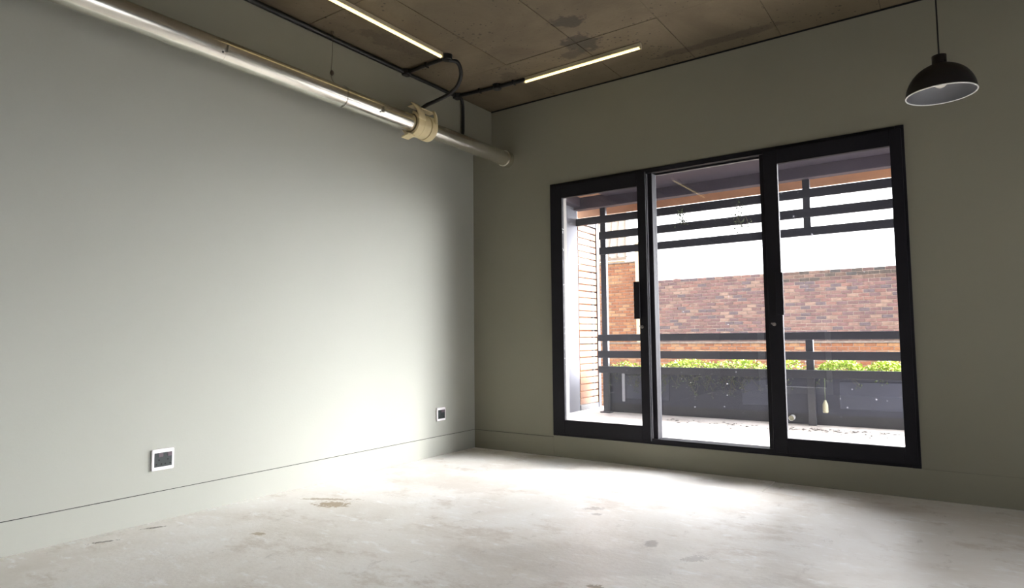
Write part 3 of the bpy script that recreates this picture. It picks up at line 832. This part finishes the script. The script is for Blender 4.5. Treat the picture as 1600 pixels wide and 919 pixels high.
def brick_wall(name, x0, x1, y, z0, z1, cols, label, top_cols=None, near_from=None, seed=1, limit=300, coping=False):
    """running bond in front of a recessed mortar core; the largest bricks are parts of their own"""
    rg = random.Random(seed)
    L, Hc, g = 0.232, 0.086, 0.012
    root = empty(name, ((x0 + x1) / 2, y, z0), label, 'wall')
    obj('mortar_core', box(BM(), x0, x1, y + 0.012, y + 0.21, z0, z1 - 0.01), M['mortar'], root)
    ma = brick_mat('brick_' + str(seed), cols, False); mb = brick_mat('brick_rest_' + str(seed), cols, True)
    mt_ = brick_mat('brick_top_' + str(seed), top_cols, False) if top_cols else ma
    cells = []
    nz = int(round((z1 - z0) / Hc))
    for k in range(nz):
        za = z1 - Hc * (k + 1) + g; zb_ = z1 - Hc * k
        off = (0.5 * L if k % 2 else 0.0)
        x = x1 + off - L if off else x1
        xe = x1
        first = True
        while xe > x0 + 0.03:
            ln = (L / 2 if (first and off) else L) * 1.0
            xs_ = max(x0, xe - ln + g)
            cells.append((xs_, xe, za, zb_, k)); xe = xe - ln; first = False
    vis = [c for c in cells if near_from is None or near_from(c)]
    vis.sort(key=lambda c: -c[1])
    solo = set(vis[:limit])
    def brick_bm(bm, c):
        dx, dz = rg.uniform(-.003, .003), rg.uniform(-.003, .003)
        pr = rg.uniform(-0.004, 0.006)
        xa, xb, za, zb_ = c[0] + max(dx, 0), c[1] + min(dx, 0), c[2] + max(dz, 0), c[3] + min(dz, 0)
        f = 0.006
        back = [(xa, za), (xb, za), (xb, zb_), (xa, zb_)]
        front = [(xa + f, za + f), (xb - f, za + f), (xb - f, zb_ - f), (xa + f, zb_ - f)]
        vb = [bm.verts.new((u, y + 0.10, v)) for u, v in back]
        vm = [bm.verts.new((u, y + 0.004 - pr, v)) for u, v in back]
        vf = [bm.verts.new((u, y - 0.004 - pr, v)) for u, v in front]
        for A, B in ((vb, vm), (vm, vf)):
            for j in range(4): bm.faces.new((A[j], A[(j + 1) % 4], B[(j + 1) % 4], B[j]))
        bm.faces.new(vf)
    rest = BM(); nrest = 0
    pool = {}
    for c in cells:
        if c in solo:
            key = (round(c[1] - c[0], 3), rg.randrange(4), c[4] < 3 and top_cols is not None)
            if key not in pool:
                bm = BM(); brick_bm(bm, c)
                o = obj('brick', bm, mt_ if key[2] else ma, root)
                pool[key] = (o, c)
            else:
                src, sc0 = pool[key]
                o = src.copy(); C.objects.link(o); o.parent = root
                o.location = src.location + Vector((c[0] - sc0[0], 0, c[2] - sc0[2]))
        else:
            brick_bm(rest, c); nrest += 1
    if nrest:
        o = obj('brickwork', rest, mb, root); o['kind'] = 'stuff'
    else: rest.free()
    if coping:
        bxo('coping', mat('coping_' + str(seed), srgb(120, 108, 98), 0.85, var=0.3, scale=18), root, x0 - 0.02, x1 + 0.02, y - 0.025, y + 0.22, z1, z1 + 0.045, 0.006)
    return root
def vis_pink(c): return -3.8 < c[0] < 2.7
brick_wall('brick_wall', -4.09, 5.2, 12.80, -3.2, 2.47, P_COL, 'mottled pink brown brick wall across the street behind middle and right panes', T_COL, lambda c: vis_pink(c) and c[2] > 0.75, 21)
brick_wall('brick_wall', -8.5, 5.2, 12.55, -3.2, 0.70, O_COL, 'low orange brick wall seen between the balcony rails', None, lambda c: c[2] > 0.15 and -5.5 < c[0] < 2.6, 22, coping=True)
brick_wall('brick_wall', -8.5, -4.22, 12.80, -3.2, 3.03, O_COL, 'tall orange brick wall seen through the left sash', None, lambda c: c[2] > 0.75 and c[0] > -5.7, 23, coping=True)
o = obj('stucco_pier', box(BM(), -4.215, -4.095, 12.70, 13.3, -3.2, 3.6), M['stucco']); tag(o, 'narrow cream stucco pier at the end of the tall orange brick wall', 'pier')

# neighbouring house with a ribbed roof behind the tall orange wall
hs = empty('house', (-9, 18, -3.2), 'house with pale ribbed pitched roof behind the tall orange brick wall', 'house')
obj('wall', box(BM(), -16, -6.3, 16.5, 22, -3.2, 3.6), M['stucco'], hs)
A, B = Vector((-16.5, 16.0, 3.7)), Vector((-16.5, 19.5, 6.2))
def roof_pt(u, v, w_=0.0):
    return Vector((-16.5 + u * 10.5 - v * 1.6 * u, 16.0 + 3.5 * v, 3.65 + 2.3 * v + w_))
bm = BM()
q = [roof_pt(0, 0), roof_pt(1, 0), roof_pt(1, 1), roof_pt(0, 1)]
vt = [bm.verts.new(p) for p in q] + [bm.verts.new(p - Vector((0, 0, 0.1))) for p in q]
bm.faces.new(vt[:4]); bm.faces.new(vt[4:][::-1])
for j in range(4): bm.faces.new((vt[j], vt[(j + 1) % 4], vt[4 + (j + 1) % 4], vt[4 + j]))
rf = obj('roof', bm, M['rooft'], hs)
for i in range(34):
    u = i / 33
    obj('roof_rib', tube(BM(), [roof_pt(u, 0, 0.02), roof_pt(u, 1, 0.02)], 0.035, 6), M['rooft'], rf)
# sagging cable above the pink wall, left
o = obj('overhead_cable', tube(BM(), smooth_path([(-4.0, 12.9, 2.70), (-3.75, 12.95, 2.62), (-3.3, 13.0, 2.52), (-2.9, 13.0, 2.47)], 5), 0.012, 6), M['black'])
tag(o, 'thin dark cable sloping down onto the pink brick wall beside the mullion', 'cable')
